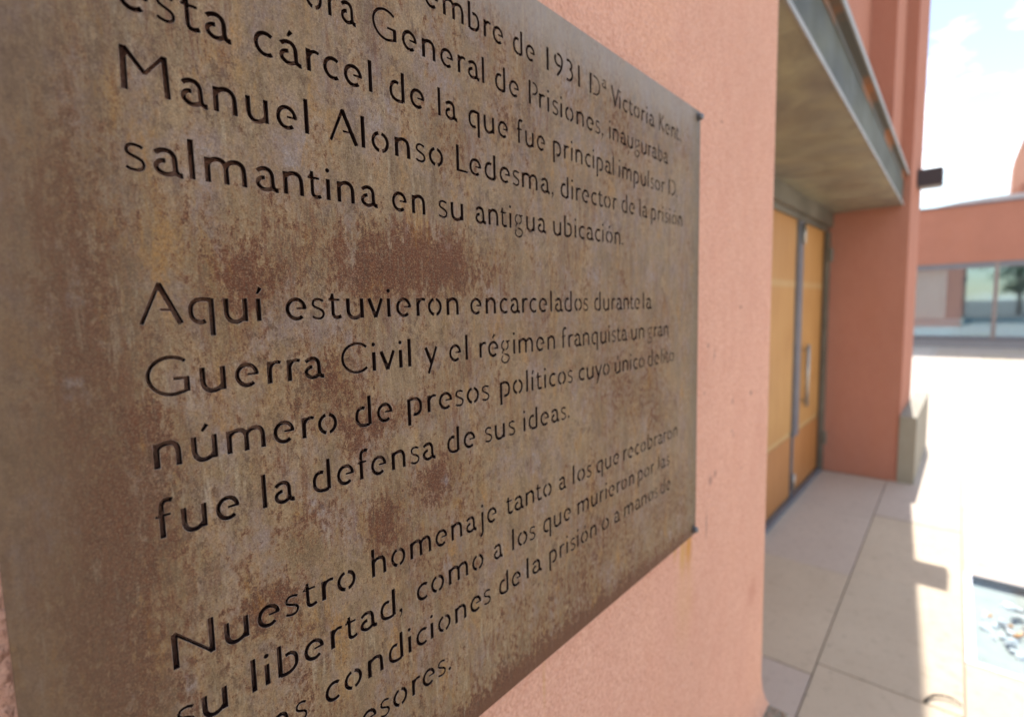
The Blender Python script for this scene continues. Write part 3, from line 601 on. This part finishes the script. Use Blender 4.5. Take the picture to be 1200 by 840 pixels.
def gap(a, b):
    g = .34
    if a in 'rvyft' : g = .14 if b not in 'bhiklmnpru' else .22
    if b in 'vytf' : g = min(g, .20)
    if b in '.,': g = .22 if a not in 'r' else .1
    if a in ROUND_R and b in ROUND_L: g = .26
    if a in 'a' or a in 'á': g = .20
    if a == 'A': g = .16
    if a in 'LP': g = .10
    if a in 'cCKVs': g = min(g, .24)
    if a in 'ceéoó' and b in 's': g = .21
    if a in 'cs' and b in ROUND_L: g = .23
    if b == 'j': g += .1
    if a == 'V': g = .02
    if a == '1' or b == '1': g = .52
    return g
def ext(ch):
    o = outline(ch); return min(p[:, 0].min() for p in o), max(p[:, 0].max() for p in o)
holes = []
for li, ln in enumerate(LINES):
    zb = BASE[li]
    for word, xl, xr in ln:
        zm = zb+XH*.5
        zl = zb+(.03 if word[0] in 'MNAGCLDPVKlbdhf1' else .021)
        ua, ub = px2u(xl, zl), px2u(xr, zb+.021 if word[-1] not in '.,' else zb+.004)
        # natural layout
        x = 0; place = []
        for k, ch in enumerate(word):
            e0, e1 = ext(ch)
            if k: x += gap(word[k-1], ch)
            place.append((ch, x-e0)); x += e1-e0
        s = (ub-ua)/x
        for ch, ox in place:
            for P in outline(ch):
                holes.append(np.stack([(ua+(P[:, 0]+ox)*s)*DP, Z0+(zb+P[:, 1]*XH)*DP], 1))
PLX0, PLX1, PLZ0, PLZ1 = .0108, .8085, 1.0742, 1.7425
TH = .0046
cu = bpy.data.curves.new('plate', 'CURVE'); cu.dimensions = '2D'; cu.fill_mode = 'BOTH'; cu.extrude = TH/2-.00016; cu.bevel_depth = .00016; cu.bevel_resolution = 0
def spl(P):
    sp = cu.splines.new('POLY'); sp.points.add(len(P)-1); sp.use_cyclic_u = True
    co = np.zeros((len(P), 4)); co[:, :2] = P; co[:, 3] = 1; sp.points.foreach_set('co', co.ravel())
spl(np.array([(PLX0, PLZ0), (PLX1, PLZ0), (PLX1, PLZ1), (PLX0, PLZ1)]))
for P in holes: spl(P)
tmp = bpy.data.objects.new('tmp', cu); COL.objects.link(tmp)
dg = bpy.context.evaluated_depsgraph_get(); me = bpy.data.meshes.new_from_object(tmp.evaluated_get(dg)); bpy.data.objects.remove(tmp); 
print('plate tris', len(me.polygons), 'holes', len(holes))
PLQ = empty('memorial_plaque', 'large rusty brown steel plaque with stencil cut Spanish text bolted to the wall', 'plaque')
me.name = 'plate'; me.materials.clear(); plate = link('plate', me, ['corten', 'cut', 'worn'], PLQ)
# plate lies in local xy -> stand it up facing the viewer (-y)
me.transform(Matrix(((1, 0, 0, 0), (0, 0, -1, DP+TH/2), (0, 1, 0, 0), (0, 0, 0, 1))))
for p in me.polygons:
    p.use_smooth = False
    c = p.center
    inner = (PLX0+.001 < c.x < PLX1-.001) and (PLZ0+.001 < c.z < PLZ1-.001)
    ny = abs(p.normal.y); p.material_index = (1 if ny < .3 else 2 if ny < .95 else 0) if inner else 0
for (x, z) in [(PLX1-.0085, PLZ1-.0098), (PLX1-.0085, PLZ0+.0095), (PLX0+.0085, PLZ1-.0098), (PLX0+.0085, PLZ0+.0095)]:
    bm = bmesh.new(); R0 = .0052
    prof = [(.0, R0*1.25), (.0012, R0*1.25), (.0012, R0), (.0040, R0), (.0060, R0*.88), (.0074, R0*.6), (.0080, R0*.25)]
    tube(bm, [(x, DP-.0002-a, z) for a, r in prof], [r for a, r in prof], 16); bo = bm_obj('bolt', bm, 'bolt', PLQ)
    bm = bmesh.new(); tube(bm, [(x, DP+TH+.0002, z), (x, WALL_Y-.0002, z)], [.004, .004], 10); bm_obj('spacer', bm, 'bolt', PLQ)
